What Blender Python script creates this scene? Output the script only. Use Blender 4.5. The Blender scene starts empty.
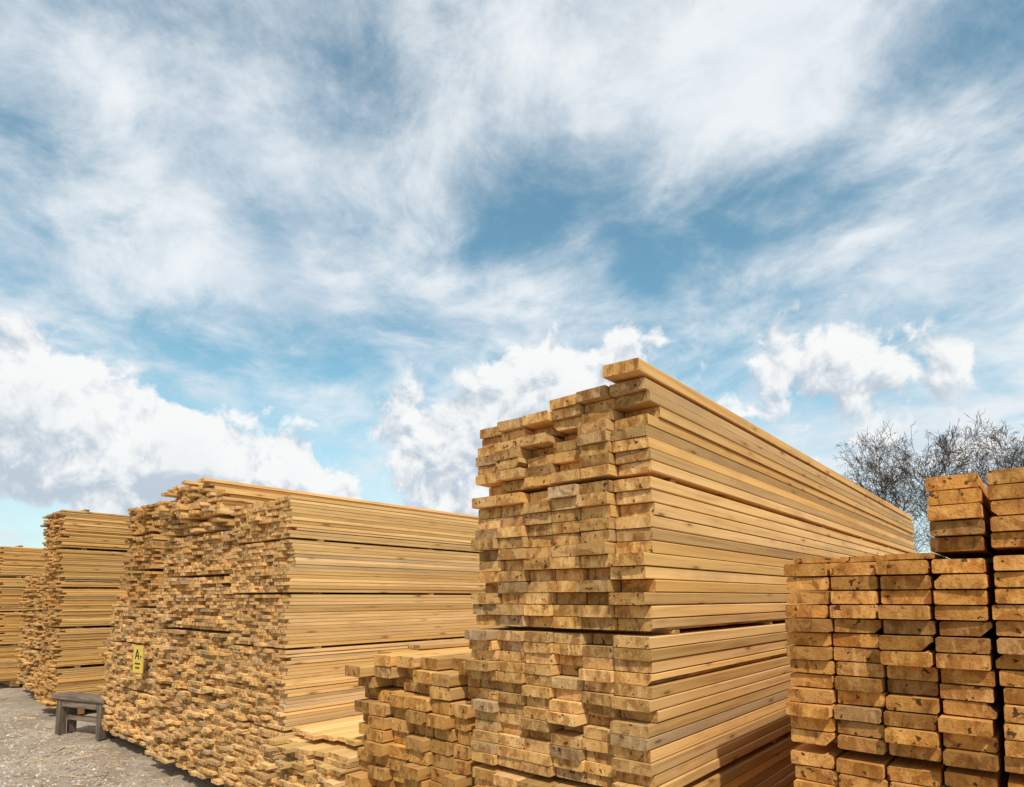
import bpy, math, random
from mathutils import Vector, Matrix
random.seed(7)
R = random.Random(11)
scene = bpy.context.scene
scene.view_settings.view_transform = 'Standard'
scene.view_settings.look = 'None'
scene.view_settings.exposure = 0
scene.view_settings.gamma = 1

# ------------------------------------------------------------------ node helper
class NT:
    def __init__(s, tree):
        s.t = tree; s.n = tree.nodes; s.l = tree.links
    def _set(s, sock, v):
        if v is None: return
        if hasattr(v, 'is_output'): s.l.new(v, sock)
        else: sock.default_value = v
    def m(s, op, a, b=None, c=None, clamp=False):
        n = s.n.new('ShaderNodeMath'); n.operation = op; n.use_clamp = clamp
        s._set(n.inputs[0], a); s._set(n.inputs[1], b)
        if c is not None: s._set(n.inputs[2], c)
        return n.outputs[0]
    def vm(s, op, a, b=None, sc=None):
        n = s.n.new('ShaderNodeVectorMath'); n.operation = op
        s._set(n.inputs[0], a)
        if b is not None: s._set(n.inputs[1], b)
        if sc is not None: s._set(n.inputs['Scale'], sc)
        return n.outputs['Value'] if op in ('DOT_PRODUCT', 'LENGTH', 'DISTANCE') else n.outputs[0]
    def noise(s, vec, scale, detail=4, rough=0.5, dist=0.0, col=False, lac=2.0):
        n = s.n.new('ShaderNodeTexNoise')
        s._set(n.inputs['Vector'], vec); n.inputs['Scale'].default_value = scale
        n.inputs['Detail'].default_value = detail; n.inputs['Roughness'].default_value = rough
        n.inputs['Distortion'].default_value = dist; n.inputs['Lacunarity'].default_value = lac
        return n.outputs['Color'] if col else n.outputs[0]
    def vor(s, vec, scale, feature='F1', out='Distance', rnd=1.0):
        n = s.n.new('ShaderNodeTexVoronoi'); n.feature = feature
        s._set(n.inputs['Vector'], vec); n.inputs['Scale'].default_value = scale
        n.inputs['Randomness'].default_value = rnd
        return n.outputs[out]
    def mix(s, f, a, b, blend='MIX'):
        n = s.n.new('ShaderNodeMix'); n.data_type = 'RGBA'; n.blend_type = blend
        s._set(n.inputs[0], f)
        for i, v in ((6, a), (7, b)):
            if isinstance(v, tuple) and len(v) == 3: v = v + (1,)
            s._set(n.inputs[i], v)
        return n.outputs[2]
    def ss(s, v, lo, hi, a=0.0, b=1.0):
        n = s.n.new('ShaderNodeMapRange'); n.interpolation_type = 'SMOOTHSTEP'
        s._set(n.inputs[0], v)
        for i, x in ((1, lo), (2, hi), (3, a), (4, b)): n.inputs[i].default_value = x
        return n.outputs[0]
    def comb(s, x, y, z):
        n = s.n.new('ShaderNodeCombineXYZ')
        for i, v in enumerate((x, y, z)): s._set(n.inputs[i], v)
        return n.outputs[0]
    def sep(s, v):
        n = s.n.new('ShaderNodeSeparateXYZ'); s._set(n.inputs[0], v); return n.outputs
    def attr(s, name, out='Vector'):
        n = s.n.new('ShaderNodeAttribute'); n.attribute_name = name; return n.outputs[out]
    def bump(s, h, strength, dist, normal=None):
        n = s.n.new('ShaderNodeBump'); s._set(n.inputs['Height'], h)
        n.inputs['Strength'].default_value = strength; n.inputs['Distance'].default_value = dist
        if normal is not None: s._set(n.inputs['Normal'], normal)
        return n.outputs[0]

def new_mat(name):
    m = bpy.data.materials.new(name); m.use_nodes = True
    t = NT(m.node_tree); b = m.node_tree.nodes['Principled BSDF']
    return m, t, b
def fin(t, b, col, rough=0.8, nrm=None, spec=0.3):
    t._set(b.inputs['Base Color'], col if not (isinstance(col, tuple) and len(col) == 3) else col + (1,))
    t._set(b.inputs['Roughness'], rough)
    b.inputs['Specular IOR Level'].default_value = spec
    if nrm is not None: t._set(b.inputs['Normal'], nrm)

# ------------------------------------------------------------------ wood materials
def mat_side():
    m, t, b = new_mat('sawn_board_face')
    bc = t.attr('bc'); tint = t.attr('tint', 'Color')
    fib = t.noise(t.vm('MULTIPLY', bc, (60, 1.6, 60)), 1.0, 3, 0.6)
    band = t.noise(t.vm('MULTIPLY', bc, (14, 0.5, 22)), 1.0, 2, 0.55)
    blot = t.noise(bc, 1.3, 3, 0.6)
    col = t.mix(t.ss(band, .32, .68), (0.76, 0.50, 0.215), (0.64, 0.385, 0.14))
    col = t.mix(t.m('MULTIPLY', t.ss(fib, .48, .72), .5), col, (0.43, 0.225, 0.078))
    col = t.mix(t.m('MULTIPLY', t.ss(blot, .48, .72), .55), col, (0.44, 0.29, 0.15))
    kd = t.vor(t.vm('MULTIPLY', bc, (9, 3.2, 15)), 1.0)
    col = t.mix(t.ss(kd, .07, .14, .8, 0), col, (0.17, 0.075, 0.03))
    col = t.mix(t.ss(kd, .14, .28, .3, 0), col, (0.38, 0.19, 0.065))
    col = t.mix(1.0, col, tint, 'MULTIPLY')
    fin(t, b, col, .8, t.bump(fib, .6, .003), .15)
    return m
def mat_end():
    m, t, b = new_mat('sawn_board_end_grain')
    bc = t.attr('bc'); rg = t.attr('ring'); tint = t.attr('tint', 'Color')
    blot = t.noise(bc, 15, 3, .6, .8)
    rad = t.m('ADD', t.vm('LENGTH', rg), t.m('MULTIPLY', blot, .016))
    ring = t.m('SINE', t.m('MULTIPLY', rad, 2 * math.pi / .0062))
    ringf = t.ss(ring, -.6, 1.0)
    blot2 = t.noise(t.vm('MULTIPLY', bc, (30, 30, 12)), 1.0, 3, .65)
    fine = t.noise(bc, 130, 3, .75)
    col = t.mix(t.m('MULTIPLY', ringf, .22), (0.61, 0.36, 0.138), (0.36, 0.17, 0.05))
    col = t.mix(t.ss(blot, .42, .62, 0, .8), col, (0.33, 0.15, 0.044))
    col = t.mix(t.ss(blot2, .54, .70, 0, .72), col, (0.18, 0.08, 0.027))
    col = t.mix(t.ss(blot2, .46, .32, 0, .75), col, (0.74, 0.50, 0.235))
    spot = t.noise(bc, 40, 2, .6)
    col = t.mix(t.ss(spot, .63, .70, 0, .9), col, (0.05, 0.024, 0.012))
    col = t.mix(t.ss(fine, .53, .75, 0, .5), col, (0.14, 0.065, 0.024))
    col = t.mix(1.0, col, tint, 'MULTIPLY')
    h = t.m('ADD', t.m('MULTIPLY', fine, .9), blot)
    fin(t, b, col, .9, t.bump(h, .8, .005), .12)
    return m
def mat_wane():
    m, t, b = new_mat('bark_edge')
    bc = t.attr('bc')
    n = t.noise(t.vm('MULTIPLY', bc, (30, 6, 30)), 1, 3, .65)
    col = t.mix(t.ss(n, .35, .65), (0.16, 0.085, 0.04), (0.46, 0.28, 0.12))
    fin(t, b, col, .9, None, .2)
    return m
M_SIDE, M_END, M_WANE = mat_side(), mat_end(), mat_wane()

# ------------------------------------------------------------------ board builder
class Stack:
    def __init__(s, name):
        s.name = name; s.v = []; s.f = []; s.mi = []; s.bc = []; s.ring = []; s.tint = []
    def board(s, cx, cz, y0, y1, w, t, roll=0.0, dxe=0.0, dze=0.0, tint=(1, 1, 1), wane=0.12, along='Y', ch=(.0015, .004)):
        hw, ht = w / 2, t / 2
        c = [R.uniform(*ch) for _ in range(4)]
        wc = -1
        if R.random() < wane:
            wc = R.randrange(4); c[wc] = R.uniform(.25, .7) * min(t, .04)
        P = [(-hw + c[0], -ht), (hw - c[1], -ht), (hw, -ht + c[1]), (hw, ht - c[2]),
             (hw - c[2], ht), (-hw + c[3], ht), (-hw, ht - c[3]), (-hw, -ht + c[0])]
        chf = {1: 1, 3: 2, 5: 3, 7: 0}
        cr, sr = math.cos(roll), math.sin(roll)
        off = (R.uniform(0, 50), R.uniform(0, 50), R.uniform(0, 50))
        px, pz = R.uniform(-.6, .6) * w, R.uniform(-1.8, 1.8) * t
        base = len(s.v)
        for (yy, dx, dz) in ((y0, 0, 0), (y1, dxe, dze)):
            sk = R.uniform(-.006, .006)
            for (x, z) in P:
                X = cx + dx + x * cr - z * sr; Z = cz + dz + x * sr + z * cr
                Y = yy + sk * x / hw
                s.v.append((X, Y, Z) if along == 'Y' else (Y, X, Z))
                s.bc.append((x + off[0], yy + off[1], z + off[2]))
                s.ring.append((x - px, z - pz, 0)); s.tint.append((*tint, 1))
        flip = along != 'Y'
        def F(ix, mi):
            if flip: ix = ix[::-1]
            s.f.append(ix); s.mi.append(mi)
        F([base + i for i in range(8)], 1)
        F([base + 8 + i for i in range(7, -1, -1)], 1)
        for i in range(8):
            j = (i + 1) % 8
            F([base + i, base + 8 + i, base + 8 + j, base + j], 2 if chf.get(i, -9) == wc else 0)
    def pack(s, x0, x1, z0, nl, bt, bw, y0, L=6.0, jy=.03, jx=.004, stag=False, gap=.004,
             tone=(1, 1, 1), tv=.12, wane=.1, roll=.004, out=.05, heights=None, slip=0.0, wv=.0, zg=.0025, ch=(.0015, .004)):
        ph = R.uniform(0, 6)
        for i in range(nl):
            z = z0 + (i + .5) * bt
            ly = R.uniform(-jy, jy) * .5
            sl = R.uniform(-slip, slip)
            x = x0 + (R.uniform(0, bw * .45) if stag else 0) + sl
            X1 = x1 + sl
            k = 0
            while x < X1 - .02:
                w = bw * (1 + R.uniform(-wv, wv)) if wv else bw
                if X1 - (x + w + gap) < bw * .5: w = X1 - x
                last = x + w >= X1 - .001
                col_y = math.sin(ph + k * 2.1) * jy * .4
                y = y0 + ly + col_y + R.uniform(-jy, jy)
                if R.random() < out: y -= R.uniform(.5, 1.0) * jy * 1.6
                if R.random() < out: y += R.uniform(1, 2.5) * jy
                if heights is None or i < heights(k, x):
                    b_ = 1 + R.gauss(0, tv)
                    b_ = max(.55, min(1.25, b_)); wm = R.uniform(-.06, .06)
                    tn = (tone[0] * b_, tone[1] * b_ * (1 + wm * .5), tone[2] * b_ * (1 + wm * 2.5))
                    if R.random() < .07:      # weathered greyish board
                        tn = (tn[0] * .80, tn[1] * .88, tn[2] * 1.15)
                    s.board(x + w / 2 + (R.uniform(-jx, jx) if last or k == 0 else R.uniform(-.001, .001)),
                            z + R.uniform(-.0006, .0006), y, y + L + R.uniform(-.04, .04), w - .001, bt - zg,
                            R.uniform(-roll, roll), R.uniform(-.004, .004), 0, tn, wane, ch=ch)
                x += w + gap; k += 1
        return z0 + nl * bt
    def stickers(s, x0, x1, z, y0, L, n=5, t=.028, w=.06, tone=(.8, .8, .8)):
        for i in range(n):
            yy = y0 + .25 + (L - .5) * i / (n - 1)
            s.board(yy, z + t / 2, x0 - R.uniform(-.02, .015), x1 + R.uniform(-.03, .0), w, t - .001, tint=tone, wane=.05, along='X')
    def done(s):
        me = bpy.data.meshes.new(s.name); me.from_pydata(s.v, [], s.f)
        for m in (M_SIDE, M_END, M_WANE): me.materials.append(m)
        me.polygons.foreach_set('material_index', s.mi)
        for nm, data in (('bc', s.bc), ('ring', s.ring)):
            a = me.attributes.new(nm, 'FLOAT_VECTOR', 'POINT')
            a.data.foreach_set('vector', [c for v in data for c in v])
        a = me.attributes.new('tint', 'FLOAT_COLOR', 'POINT')
        a.data.foreach_set('color', [c for v in s.tint for c in v])
        me.update()
        o = bpy.data.objects.new(s.name, me); scene.collection.objects.link(o)
        return o

NAME = 'lumber_stack'
# ---- main tall stack (50x150 boards, 6 m)
MT = (.98, .91, .82)
S = Stack(NAME); x0, x1 = -2.12, -1.18; y0 = 2.17
for yy in (2.5, 4.0, 5.5, 7.0, 7.9):
    S.board(yy, .07, x0 - .03, x1 + .02, .12, .13, tint=(.6, .6, .6), along='X')
kw = dict(zg=.0032, ch=(.0015, .0045), gap=.007, tv=.18)
z = S.pack(x0, x1 + .012, .13, 14, .048, .149, y0 - .01, 6.4, .03, .004, tone=MT, out=.22, wane=.12, slip=.008, **kw)
S.stickers(x0, x1, z, y0, 6.3, 6); z += .028
z = S.pack(x0, x1 + .006, z, 13, .0474, .149, y0, 6.4, .03, .004, tone=MT, out=.22, wane=.12, slip=.003, **kw)
S.stickers(x0, x1, z, y0, 6.3, 6, .018); z += .018
z = S.pack(x0, x1, z, 12, .0515, .149, y0 + .01, 6.4, .026, .002, tone=MT, out=.18, slip=.002, **kw)
S.stickers(x0, x1, z, y0, 6.3, 6, .018); z += .018
hs = [7, 7, 7, 8, 8, 8]
zt = z
S.pack(x0, x1, z, 8, .0478, .149, y0 + .015, 6.4, .03, .003, tone=(1.0, .92, .82), out=.2, slip=.006, heights=lambda k, x: hs[min(k, 5)], **kw)
S.board(x1 - .08, zt + 8.5 * .0478 + .014, y0 - .05, y0 + 6.35, .165, .050, tint=(1.05, .93, .78), wane=0, roll=-.035)
S.board(x1 - .27, zt + 8.5 * .0478 + .004, y0 + .5, y0 + 6.3, .15, .046, tint=(1, .9, .78), wane=0)
S.done()

# ---- right stack
RT = (.90, .69, .46)
S = Stack(NAME); y0 = 2.30
for yy in (2.6, 4.0, 5.5, 7.0, 8.1):
    S.board(yy, .06, -.74, .7, .12, .11, tint=(.6, .6, .6), along='X')
kw = dict(zg=.005, ch=(.002, .006), gap=.009, tv=.18)
for (a, b, dz) in ((-.709, -.142, 0), (-.126, .72, .004)):
    z = S.pack(a, b, .12 + dz, 20, .0475, .1365, y0, 6.2, .02, .004, tone=RT, out=.12, wane=.12, slip=.005, roll=.01, **kw)
    S.stickers(a, b, z, y0, 6.2, 6, .03); z += .03
    z = S.pack(a, b, z, 13, .0475, .1365, y0, 6.2, .02, .004, tone=RT, out=.12, wane=.14, slip=.005, roll=.01, **kw)
    if a < -.5:
        for k in range(3):
            S.board(a + .08 + k * .146, z + .012, y0 + R.uniform(.02, .1), y0 + 6.1, .135, .018, tint=(.8, .62, .42))
    S.stickers(max(a, -.26), b, z, y0 + .2, 6.0, 6, .02); z += .022
    S.pack(-.278 if a < -.5 else a, b, z, 5, .0475, .1365, y0 + .005, 6.0, .02, .003, tone=RT, out=.1, wane=.15, slip=.003, roll=.01, **kw)
S.done()

# ---- small pile of thick boards between
S = Stack(NAME); y0 = 2.2
for yy in (2.5, 4.0, 5.5, 7.0):
    S.board(yy, .06, -3.12, -2.2, .12, .11, tint=(.6, .6, .6), along='X')
kw = dict(zg=.006, ch=(.002, .008))
z = S.pack(-3.11, -2.20, .12, 14, .068, .148, y0, 6, .04, .01, gap=.014, tone=(.82, .68, .49), out=.22, wane=.2, tv=.18, slip=.012, **kw)
z = S.pack(-3.11, -2.20, z + .006, 3, .066, .148, y0 + .03, 6, .06, .01, gap=.016, tone=(.93, .83, .66), out=.2, wane=.1, tv=.12, **kw)
S.board(-3.02, z + .014, y0 + .35, y0 + 5.5, .12, .025, tint=(.9, .85, .8), dxe=.3)
S.board(-2.86, z + .040, y0 + .75, y0 + 5.5, .14, .022, tint=(.85, .8, .75), dxe=-.3, dze=.02)
S.done()

# ---- low pile in front of / between
S = Stack(NAME)
for yy in (2.4, 4.0, 5.5):
    S.board(yy, .05, -4.1, -3.2, .1, .09, tint=(.6, .6, .6), along='X')
z = S.pack(-4.08, -3.19, .10, 18, .0305, .12, 2.16, 5.6, .04, .01, stag=True, tone=(1.02, 1.0, .97), out=.2, slip=.02, wv=.15, tv=.16)
S.pack(-4.02, -3.3, z, 2, .0305, .12, 2.35, 5.3, .1, .01, stag=True, tone=(1.1, 1.08, 1.02), out=.2, slip=.03, wv=.15)
S.done()

# ---- big left stacks of thin boards
LT = (1.07, 1.04, 1.02)
S = Stack(NAME); y0 = 2.30
for yy in (2.6, 4.0, 5.5, 7.0, 8.0):
    S.board(yy, .06, -6.55, -4.1, .12, .11, tint=(.6, .6, .6), along='X')
xa, xb = -5.02, -4.09
z = .12
for nl, g in ((21, .02), (22, .016), (15, .016), (15, .016), (12, 0)):
    z = S.pack(xa, xb, z, nl, .0252, .11, y0, 6.0, .018, .002, stag=True, tone=LT, out=.12, wv=.25, slip=.002, tv=.13, wane=.04, zg=.0018, gap=.006, roll=.002, ch=(.001, .002))
    if g: S.stickers(xa, xb, z, y0, 6.0, 6, g, .05)
    z += g
xa, xb = -6.60, -5.05
z = .12
kw = dict(stag=True, tone=LT, wv=.3, tv=.16, wane=.08, gap=.009, zg=.003, ch=(.001, .003), roll=.008)
for q, (nl, g) in enumerate(((22, .02), (17, .022), (15, .022), (12, .022))):
    z = S.pack(xa + .02 * q, xb - (.0 if q < 3 else .02), z, nl, .0298, .112, y0 + (.0 if q < 3 else .03), 6.0, .026, .008, out=.16, slip=.014, **kw)
    S.stickers(xa + .1, xb, z, y0, 6.0, 6, g, .05); z += g
z = S.pack(-6.58, -5.2, z, 11, .0298, .112, y0 + .02, 6.0, .045, .012, out=.25, slip=.022, **kw)
S.pack(-6.57, -5.6, z, 5, .0298, .112, y0 + .05, 6.0, .045, .012, out=.25, slip=.022, **kw)
S.done()

S = Stack(NAME); y0 = 2.38
for yy in (2.6, 4.0, 5.5, 7.0, 8.0):
    S.board(yy, .06, -8.25, -6.7, .12, .11, tint=(.6, .6, .6), along='X')
z = .12; xl = -8.28
for nl, g, dx in ((17, .022, .08), (15, .022, .09), (12, .022, .1)):
    z = S.pack(xl, -6.66, z, nl, .030, .112, y0, 6.0, .028, .01, out=.15, slip=.02, **kw)
    S.stickers(xl, -6.66, z, y0, 6, 6, g, .05); z += g; xl += dx
kw['tone'] = (.90, .80, .67)
for nl, g in ((12, .03), (12, .03), (10, 0)):
    z = S.pack(-7.90, -7.02, z, nl, .030, .112, y0 + .05, 6.0, .028, .006, out=.15, slip=.01, **kw)
    if g: S.stickers(-7.9, -7.0, z, y0 + .15, 6, 6, g, .05)
    z += g
S.done()

S = Stack(NAME); y0 = 2.75
for yy in (2.9, 4.0, 5.5, 7.0):
    S.board(yy, .06, -9.4, -8.5, .12, .11, tint=(.6, .6, .6), along='X')
z = .12; kw['tone'] = (.96, .90, .80)
for nl, g, a in ((18, .022, -9.5), (17, .022, -9.4), (14, .022, -9.2), (8, 0, -9.0)):
    z = S.pack(a, -8.45, z, nl, .030, .112, y0, 6.0, .05, .015, out=.25, slip=.03, **kw)
    if g: S.stickers(a, -8.45, z, y0, 6, 6, g, .05)
    z += g
S.done()

def simple_stack(xa, xb, y0, packs, tone, bt=.0255, jy=.03, slip=.008):
    S = Stack(NAME)
    for yy in (.3, 1.6, 3.0, 4.4, 5.6):
        S.board(y0 + yy, .06, xa, xb, .12, .11, tint=(.6, .6, .6), along='X')
    z = .12
    for nl in packs:
        z = S.pack(xa, xb, z, nl, bt, .115, y0 + R.uniform(-.03, .03), 6.0, jy, .005, stag=True, tone=tone, out=.2, wv=.25, slip=slip, tv=.15)
        S.stickers(xa, xb, z, y0, 6, 6, .03, .06, (.6, .6, .6)); z += .03
    S.done()
simple_stack(-11.05, -10.12, 2.36, (20, 20, 20, 20, 20), (.95, .85, .69))
simple_stack(-13.6, -11.6, 2.65, (24, 24, 22), (.95, .88, .76), jy=.05, slip=.02)
simple_stack(-17.2, -14.1, 2.4, (24, 22, 23, 21), (.94, .83, .66))
simple_stack(-20.6, -17.6, 2.5, (24, 24, 22, 18), (.96, .86, .7))
simple_stack(-24.5, -21.2, 2.4, (24, 24, 22, 22), (.96, .86, .7))

# ------------------------------------------------------------------ ground
from mathutils import noise as mn
def fbm(x, y):
    return mn.fractal(Vector((x, y, 0)), 1.0, 2.0, 5)
def hgt(x, y):
    z = fbm(x * .35, y * .35) * .05 + fbm(x * 2.2, y * 2.2) * .022
    if y > 2.0: z = min(z, 0.0)
    return z - .02
def axis():
    a = [-12 + i * .08 for i in range(0, 300)]
    v = -12.0; st = .12; neg = []
    while v > -900:
        v -= st; st *= 1.35; neg.append(v)
    v = a[-1]; st = .12; pos = []
    while v < 900:
        v += st; st *= 1.35; pos.append(v)
    return neg[::-1] + a + pos
ax = [v - 3 for v in axis()]; ay = [v + 6 for v in axis()]
vs = []; fs = []
for y in ay:
    for x in ax:
        d = math.hypot(x, y)
        vs.append((x, y, (hgt(x, y) + .02) * max(0, 1 - d / 60) - .02))
nx = len(ax)
for j in range(len(ay) - 1):
    for i in range(nx - 1):
        a = j * nx + i; fs.append((a, a + 1, a + nx + 1, a + nx))
me = bpy.data.meshes.new('ground'); me.from_pydata(vs, [], fs); me.update()
for p in me.polygons: p.use_smooth = True
g = bpy.data.objects.new('ground', me); scene.collection.objects.link(g)
m, t, b = new_mat('packed_dirt_gravel')
tc = t.n.new('ShaderNodeTexCoord').outputs['Object']
n1 = t.noise(tc, .9, 3, .6); n2 = t.noise(tc, 7, 5, .7); n3 = t.noise(tc, 60, 3, .7)
col = t.mix(t.ss(n1, .38, .62), (0.36, 0.275, 0.195), (0.50, 0.40, 0.295))
col = t.mix(t.ss(n2, .48, .64, 0, .65), col, (0.23, 0.168, 0.115))
col = t.mix(t.ss(n3, .5, .72, 0, .55), col, (0.62, 0.53, 0.41))
fin(t, b, col, .95, t.bump(t.m('ADD', n2, t.m('MULTIPLY', n3, .4)), .9, .05), .1)
me.materials.append(m)

def debris(name, n, mat, rng, size, kind):
    vs, fs = [], []
    for _ in range(n):
        x, y = rng()
        s = R.uniform(*size) * (1.8 if R.random() < .08 else 1)
        z = hgt(x, y)
        bse = len(vs); an = R.uniform(0, 6.28)
        if kind == 'stone':
            pts = [(1, 0, 0), (-1, 0, 0), (0, 1, 0), (0, -1, 0), (0, 0, .7), (.7, .7, .1), (-.7, .6, .1), (-.6, -.7, .1), (.6, -.7, .1)]
            pts = [(p[0] * R.uniform(.7, 1.1), p[1] * R.uniform(.6, 1), p[2]) for p in pts]
            order = [0, 5, 2, 6, 1, 7, 3, 8]
            F = [(order[i], order[(i + 1) % 8], 4) for i in range(8)]
        else:
            l = R.uniform(2, 8)
            pts = [(-l, -.6, .1), (l, -.6, .1), (l, .6, .1), (-l, .6, .1), (-l, -.6, .4), (l, -.6, .5), (l, .6, .5), (-l, .6, .4)]
            F = [(4, 5, 6, 7), (0, 1, 5, 4), (1, 2, 6, 5), (2, 3, 7, 6), (3, 0, 4, 7)]
        ca, sa = math.cos(an), math.sin(an)
        for p in pts: vs.append((x + s * (p[0] * ca - p[1] * sa), y + s * (p[0] * sa + p[1] * ca), z + s * p[2]))
        fs += [tuple(bse + i for i in f) for f in F]
    me = bpy.data.meshes.new(name); me.from_pydata(vs, [], fs); me.update(); me.materials.append(mat)
    o = bpy.data.objects.new(name, me); scene.collection.objects.link(o)
m, t, b = new_mat('pebble_stone')
gn = t.n.new('ShaderNodeNewGeometry').outputs['Random Per Island']
fin(t, b, t.mix(gn, (0.22, .17, .125), (.62, .52, .41)), .9)
def rg1():
    return R.uniform(-16, -2.5), R.triangular(-3, 2.3, 2.0)
debris('gravel', 14000, m, rg1, (.005, .02), 'stone')
m, t, b = new_mat('wood_chip')
gn = t.n.new('ShaderNodeNewGeometry').outputs['Random Per Island']
fin(t, b, t.mix(gn, (0.34, .23, .13), (.70, .52, .31)), .9)
def rg2():
    return R.uniform(-16, -1), 2.35 - abs(R.gauss(0, .5))
debris('wood_chips', 2600, m, rg2, (.003, .010), 'chip')

# ------------------------------------------------------------------ bench
m_old, t, b = new_mat('weathered_brown_wood')
tc = t.n.new('ShaderNodeTexCoord').outputs['Object']
n = t.noise(t.vm('MULTIPLY', tc, (3, 26, 26)), 1, 3, .6)
fin(t, b, t.mix(t.ss(n, .3, .7), (0.115, .078, .05), (.27, .195, .135)), .85, t.bump(n, .5, .003))
m_leg, t, b = new_mat('weathered_brown_post')
tc = t.n.new('ShaderNodeTexCoord').outputs['Object']
n = t.noise(t.vm('MULTIPLY', tc, (26, 26, 3)), 1, 3, .6)
fin(t, b, t.mix(t.ss(n, .3, .7), (0.085, .058, .038), (.20, .145, .10)), .85, t.bump(n, .5, .003))
import bmesh
def box(name, size, loc, mat, parent=None, rot=(0, 0, 0), bev=.004):
    bm = bmesh.new(); bmesh.ops.create_cube(bm, size=1)
    for v in bm.verts: v.co = Vector((v.co.x * size[0], v.co.y * size[1], v.co.z * size[2]))
    bmesh.ops.bevel(bm, geom=bm.edges[:], offset=bev, segments=2, affect='EDGES')
    me = bpy.data.meshes.new(name); bm.to_mesh(me); bm.free(); me.materials.append(mat)
    o = bpy.data.objects.new(name, me); scene.collection.objects.link(o)
    o.location = loc; o.rotation_euler = rot
    if parent: o.parent = parent
    return o
be = bpy.data.objects.new('wooden_bench', None); scene.collection.objects.link(be)
be.location = (-8.62, 2.33, -.02); be.rotation_euler = (0, 0, math.radians(18))
box('seat_plank_1', (.94, .105, .055), (0, -.057, .445), m_old, be)
box('seat_plank_2', (.92, .105, .055), (-.01, .057, .443), m_old, be)
box('apron', (.62, .025, .08), (0, -.075, .375), m_old, be)
for i, sx in enumerate((-.36, .36)):
    box('leg_%d' % (2 * i + 1), (.08, .08, .41), (sx, -.05, .214), m_leg, be)
    box('leg_%d' % (2 * i + 2), (.08, .07, .41), (sx, .075, .214), m_leg, be)
box('stretcher', (.64, .035, .06), (0, .01, .2), m_old, be)

# ------------------------------------------------------------------ yellow sign
m_y, t, b = new_mat('faded_yellow_paint')
n = t.noise(t.n.new('ShaderNodeTexCoord').outputs['Object'], 25, 3, .6)
fin(t, b, t.mix(t.ss(n, .4, .7), (.72, .50, .07), (.58, .38, .08)), .6)
m_k, t, b = new_mat('black_letter_paint'); fin(t, b, (.02, .02, .02), .6)
sg = bpy.data.objects.new('yellow_stack_sign', None); scene.collection.objects.link(sg)
sg.location = (-6.80, 2.255, .99); sg.rotation_euler = (0, 0, math.radians(8))
box('plate', (.18, .012, .26), (0, 0, 0), m_y, sg, bev=.001)
box('hanger_batten', (.03, .05, .22), (-.03, .033, 0), m_leg, sg)
for nm, sz, lc, ry in (('stroke_1', (.014, .003, .10), (-.03, -.008, .05), .32), ('stroke_2', (.014, .003, .10), (.005, -.008, .05), -.32),
                   ('stroke_3', (.04, .0034, .012), (-.012, -.0082, .035), 0), ('stroke_4', (.10, .003, .014), (0, -.008, -.04), 0),
                   ('stroke_5', (.08, .003, .014), (0, -.008, -.08), 0), ('stroke_6', (.02, .003, .02), (.055, -.008, .03), 0)):
    box(nm, sz, lc, m_k, sg, (0, ry, 0), .0008)

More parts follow.
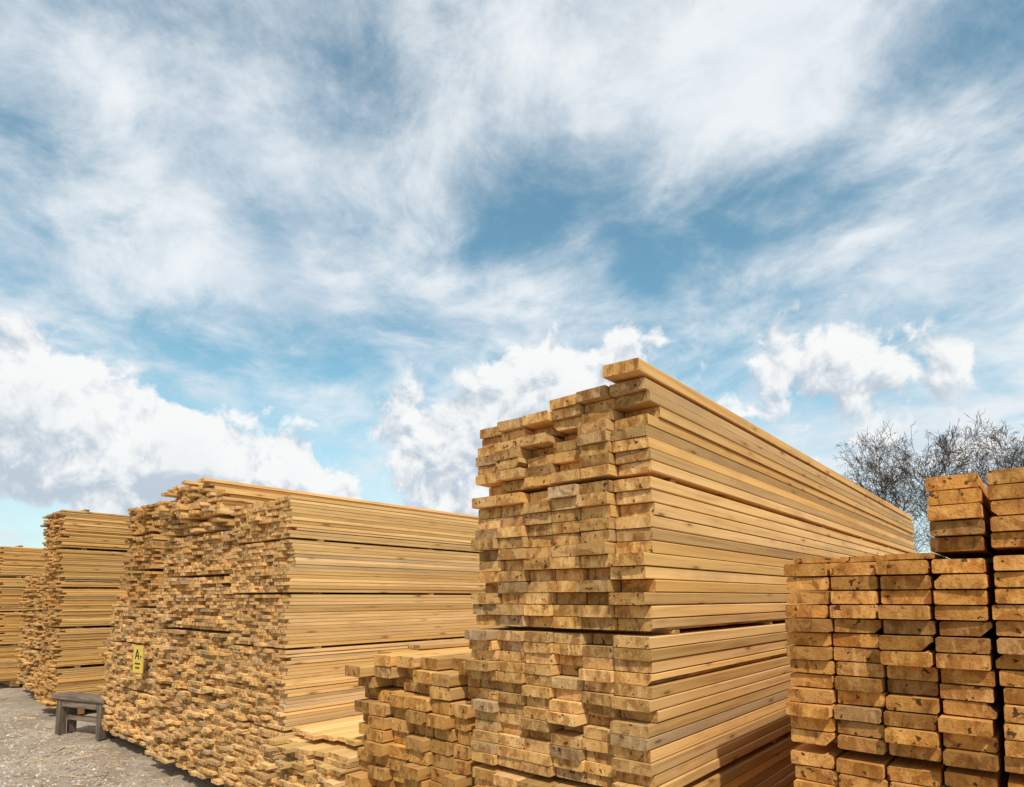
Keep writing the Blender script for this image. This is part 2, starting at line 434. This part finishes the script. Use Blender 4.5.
# ------------------------------------------------------------------ bare trees
m_b, t, b = new_mat('birch_bark_and_twigs')
tc = t.n.new('ShaderNodeTexCoord').outputs['Object']
th = t.attr('th', 'Fac')
n = t.noise(t.vm('MULTIPLY', tc, (3, 3, 14)), 1, 3, .6)
bark = t.mix(t.ss(n, .50, .6), (.34, .31, .27), (.08, .065, .055))
fin(t, b, t.mix(t.ss(th, .03, .08), (.11, .078, .055), bark), .9, None, .1)
m_l, t, b = new_mat('spring_buds')
gn = t.n.new('ShaderNodeNewGeometry').outputs['Random Per Island']
fin(t, b, t.mix(gn, (.15, .13, .05), (.24, .19, .08)), .8)
def tree(loc, H, seed, spread=1.0):
    r = random.Random(seed)
    V, F, T, MI = [], [], [], []
    def ring(p, d, rad, n):
        d = d.normalized(); u = d.orthogonal().normalized(); w = d.cross(u)
        b0 = len(V)
        for i in range(n):
            a = 2 * math.pi * i / n; V.append(tuple(p + (u * math.cos(a) + w * math.sin(a)) * rad)); T.append(rad)
        return b0
    def grow(p, d, L, rad, lev):
        n = 7 if lev == 0 else (5 if lev == 1 else 3)
        steps = (12, 7, 5, 4, 3)[lev]
        pb = ring(p, d, rad, n); pts = [(p.copy(), d.copy(), rad)]
        for i in range(steps):
            jit = (.05, .12, .18, .22, .28)[lev]
            d = (d + Vector((r.gauss(0, jit), r.gauss(0, jit), r.gauss(0, jit * .6) + (.05 if lev < 3 else .02)))).normalized()
            p = p + d * (L / steps)
            rr = max(.007, rad * (1 - (i + 1) / steps * .85))
            nb = ring(p, d, rr, n)
            for k in range(n):
                F.append((pb + k, pb + (k + 1) % n, nb + (k + 1) % n, nb + k)); MI.append(0)
            pb = nb; pts.append((p.copy(), d.copy(), rr))
        if lev < 4:
            cnt = (21, 8, 5, 3)[lev]
            for c in range(cnt):
                f = r.uniform(.25 if lev == 0 else .15, 1.0)
                i = min(int(f * steps), steps)
                q, dd, rr = pts[i]
                if i < steps: q = q.lerp(pts[i + 1][0], f * steps - i)
                a = r.uniform(0, 6.28); u = dd.orthogonal().normalized(); w = dd.cross(u)
                side = u * math.cos(a) + w * math.sin(a)
                nd = (dd * r.uniform(.9, 1.5) + side * r.uniform(.6, 1.0) * spread).normalized()
                LL = L * (r.uniform(.32, .5) * (1.25 - f * .7) if lev == 0 else r.uniform(.35, .65))
                grow(q, nd, LL, min(rr * .6, rad * .4) if lev else rr * .5, lev + 1)
        if lev >= 3:
            for q, dd, rr in pts[1:]:
                if r.random() < .25:
                    s = r.uniform(.010, .024); b0 = len(V)
                    o = Vector((r.gauss(0, 1), r.gauss(0, 1), r.gauss(0, 1))).normalized()
                    u = o.orthogonal().normalized() * s; w = o.cross(u)
                    for c in (u, w, -u, -w): V.append(tuple(q + c)); T.append(.0)
                    F.append((b0, b0 + 1, b0 + 2, b0 + 3)); MI.append(1)
    grow(Vector((0, 0, -.1)), Vector((r.gauss(0, .04), r.gauss(0, .04), 1)).normalized(), H, H * .013, 0)
    me = bpy.data.meshes.new('bare_birch_tree'); me.from_pydata(V, [], F); me.update()
    me.materials.append(m_b); me.materials.append(m_l)
    me.polygons.foreach_set('material_index', MI)
    a = me.attributes.new('th', 'FLOAT', 'POINT'); a.data.foreach_set('value', T)
    o = bpy.data.objects.new('bare_birch_tree', me); scene.collection.objects.link(o); o.location = loc
tree((-4.9, 31.5, 0), 7.3, 3)
tree((-3.3, 33.5, 0), 7.5, 5)
tree((-1.5, 34.0, 0), 7.7, 8)
tree((-.2, 35.5, 0), 8.0, 12)
tree((3.4, 33.8, 0), 7.6, 19)

# ------------------------------------------------------------------ sun + sky
SUN_EL = math.radians(50)
sd = Vector((.70, -.71, 0)).normalized()
sunv = Vector((sd.x * math.cos(SUN_EL), sd.y * math.cos(SUN_EL), math.sin(SUN_EL)))
L = bpy.data.lights.new('sun', 'SUN'); L.energy = 3.6; L.angle = math.radians(.8); L.color = (1, .945, .87)
lo = bpy.data.objects.new('sun', L); scene.collection.objects.link(lo)
lo.rotation_euler = sunv.to_track_quat('Z', 'Y').to_euler()

w = bpy.data.worlds.new('World'); scene.world = w; w.use_nodes = True
w.cycles.sampling_method = 'MANUAL'; w.cycles.sample_map_resolution = 256
t = NT(w.node_tree); bg = t.n['Background']
sky = t.n.new('ShaderNodeTexSky'); sky.sky_type = 'NISHITA'; sky.sun_disc = False
sky.sun_elevation = SUN_EL; sky.sun_rotation = math.atan2(sd.x, sd.y)
sky.air_density = 1.0; sky.dust_density = .6; sky.ozone_density = 1.5
d = t.vm('NORMALIZE', t.n.new('ShaderNodeTexCoord').outputs['Generated'])
az0 = math.radians(40.9)
Fv = (-math.sin(az0), math.cos(az0), 0); Rv = (math.cos(az0), math.sin(az0), 0)
rad2 = 180 / math.pi
def azel(dv):
    zz = t.sep(dv)[2]
    az = t.m('MULTIPLY', t.m('ARCTAN2', t.vm('DOT_PRODUCT', dv, Rv), t.vm('DOT_PRODUCT', dv, Fv)), rad2)
    el = t.m('MULTIPLY', t.m('ARCSINE', zz), rad2)
    return az, el
def blobs(az, el, lst):
    tot = None
    ae = t.comb(az, el, 0)
    for (a, e, sa, se, amp) in lst:
        n = t.n.new('ShaderNodeVectorMath'); n.operation = 'MULTIPLY_ADD'
        t._set(n.inputs[0], ae); n.inputs[1].default_value = (1 / sa, 1 / se, 0); n.inputs[2].default_value = (-a / sa, -e / se, 0)
        q = t.vm('DOT_PRODUCT', n.outputs[0], n.outputs[0])
        g_ = t.m('POWER', .3679, q)
        tot = t.m('MULTIPLY', g_, amp) if tot is None else t.m('MULTIPLY_ADD', g_, amp, tot)
    return tot
az, el = azel(d)
sx, sy, sz = t.sep(d)
inv = t.m('DIVIDE', 1.0, t.m('ADD', t.m('MAXIMUM', sz, 0.0), .22))
pr = t.m('MULTIPLY', t.vm('DOT_PRODUCT', d, Rv), inv); pf = t.m('MULTIPLY', t.vm('DOT_PRODUCT', d, Fv), inv)
ca, sa_ = math.cos(math.radians(30)), math.sin(math.radians(30))
q1 = t.m('ADD', t.m('MULTIPLY', pr, ca), t.m('MULTIPLY', pf, sa_))
q2 = t.m('SUBTRACT', t.m('MULTIPLY', pf, ca), t.m('MULTIPLY', pr, sa_))
pc = t.comb(pr, pf, 0.0)
warp = t.vm('SCALE', t.vm('SUBTRACT', t.noise(pc, 1.9, 2, .5, 0, True), (.5, .5, .5)), sc=.65)
st = t.vm('ADD', t.comb(t.m('MULTIPLY', q1, 1.7), t.m('MULTIPLY', q2, 1.3), 3.0), warp)
c1 = t.noise(st, 2.0, 7, .58)
c2 = t.noise(t.vm('ADD', pc, t.vm('SCALE', warp, sc=.4)), 5.0, 8, .66)
CI = [(-23.7, 34.5, 13, 6, .32), (21.8, 40, 15, 6, .38), (0, 33, 9, 5, -.26), (16.5, 30, 10, 4, -.40),
      (-37, 29, 7, 3, -.22), (-25, 26, 20, 3, .34), (35, 25, 11, 4.5, .36), (-21, 20.5, 11, 2.2, -.32),
      (-18, 42, 9, 2.5, -.16), (19, 22, 8, 2.2, -.16), (-2, 42, 8, 4, .14), (34, 12, 10, 4.5, .36), (4, 24, 14, 3, .20),
      (-38, 37, 8, 3, .16), (-36, 20, 7, 3, .08)]
cov = blobs(az, el, CI)
cf = t.m('ADD', t.m('MULTIPLY', t.m('SUBTRACT', c1, .5), .95), t.m('MULTIPLY', t.m('SUBTRACT', c2, .5), .75))
cf = t.m('ADD', t.m('ADD', cf, .58), t.m('MULTIPLY', cov, .72))
cir = t.ss(cf, .33, .92, 0, .97)
CU = [(-36.5, 10.5, 8, 6, 1.0), (-39, 15.5, 5, 3.2, .6), (-27, 11.5, 8.5, 4.3, 1.0), (-19.5, 9.5, 6, 3.2, .75), (-7, 12.5, 6.0, 3.8, .95),
      (0, 17.5, 7.5, 4.6, 1.0), (9, 20.0, 8, 4.0, .85), (6, 13, 9, 5, .8), (28.0, 19.0, 5.0, 3.5, 1.15), (18.5, 16, 5, 2.6, .6),
      (-4, 8.0, 9, 1.8, .6), (38, 16.0, 5, 2.3, .4), (35, 11.5, 8, 3.0, .6),
      (-75, 12, 22, 6, .8), (80, 13, 25, 6, .8), (170, 14, 30, 6, .8)]
def cnoise(dv, wv):
    return t.noise(t.vm('ADD', dv, wv), 10, 8, .57)
wv = t.vm('SCALE', t.vm('SUBTRACT', t.noise(d, 11, 1, .5, 0, True), (.5, .5, .5)), sc=.06)
B1 = blobs(az, el, CU)
B2 = blobs(t.m('ADD', az, .8), t.m('ADD', el, 1.6), CU[:13])
N1 = cnoise(d, wv)
N2 = cnoise(t.vm('ADD', d, (.012, -.004, .018)), wv)
D1 = t.m('ADD', B1, t.m('MULTIPLY', t.m('SUBTRACT', N1, .5), 3.0))
cmask = t.m('MULTIPLY', t.ss(D1, .36, .66), t.ss(B1, .06, .22))
slope = t.m('ADD', t.m('MULTIPLY', t.m('SUBTRACT', N1, N2), 5.5), t.m('MULTIPLY', t.m('SUBTRACT', B1, B2), 1.0))
lit = t.ss(slope, -.60, .48)
ccol = t.mix(lit, (5.2, 6.0, 6.9), (9.6, 9.65, 9.6))
thick = t.ss(D1, 1.0, 2.2, 0, .3)
ccol = t.mix(thick, ccol, (6.6, 7.2, 7.9))
skyc = t.mix(1.0, sky.outputs[0], (1.45, 1.95, 1.62), 'MULTIPLY')
vcol = t.mix(t.ss(c1, .35, .65), (6.5, 7.4, 8.3), (8.7, 9.1, 9.4))
out = t.mix(cir, skyc, vcol)
haze = t.ss(el, 22, 3, 0, .60)
out = t.mix(haze, out, (6.6, 7.7, 8.5))
out = t.mix(t.m('MULTIPLY', cmask, .96), out, ccol)
below = t.ss(sz, -.02, .0)
out = t.mix(below, (3.0, 2.7, 2.3), out)
t._set(bg.inputs['Color'], out); bg.inputs['Strength'].default_value = .1

# ------------------------------------------------------------------ camera
cam = bpy.data.cameras.new('camera'); co = bpy.data.objects.new('camera', cam); scene.collection.objects.link(co)
cam.sensor_width = 36; cam.lens = 620 / 1024 * 36; cam.clip_start = .05; cam.clip_end = 3000
P = 5.0
co.location = (0, 0, 1.6); co.rotation_euler = (math.radians(90 + P), 0, math.radians(40.9))
cam.shift_y = (203.5 - 620 * math.tan(math.radians(P))) / 1024
scene.camera = co
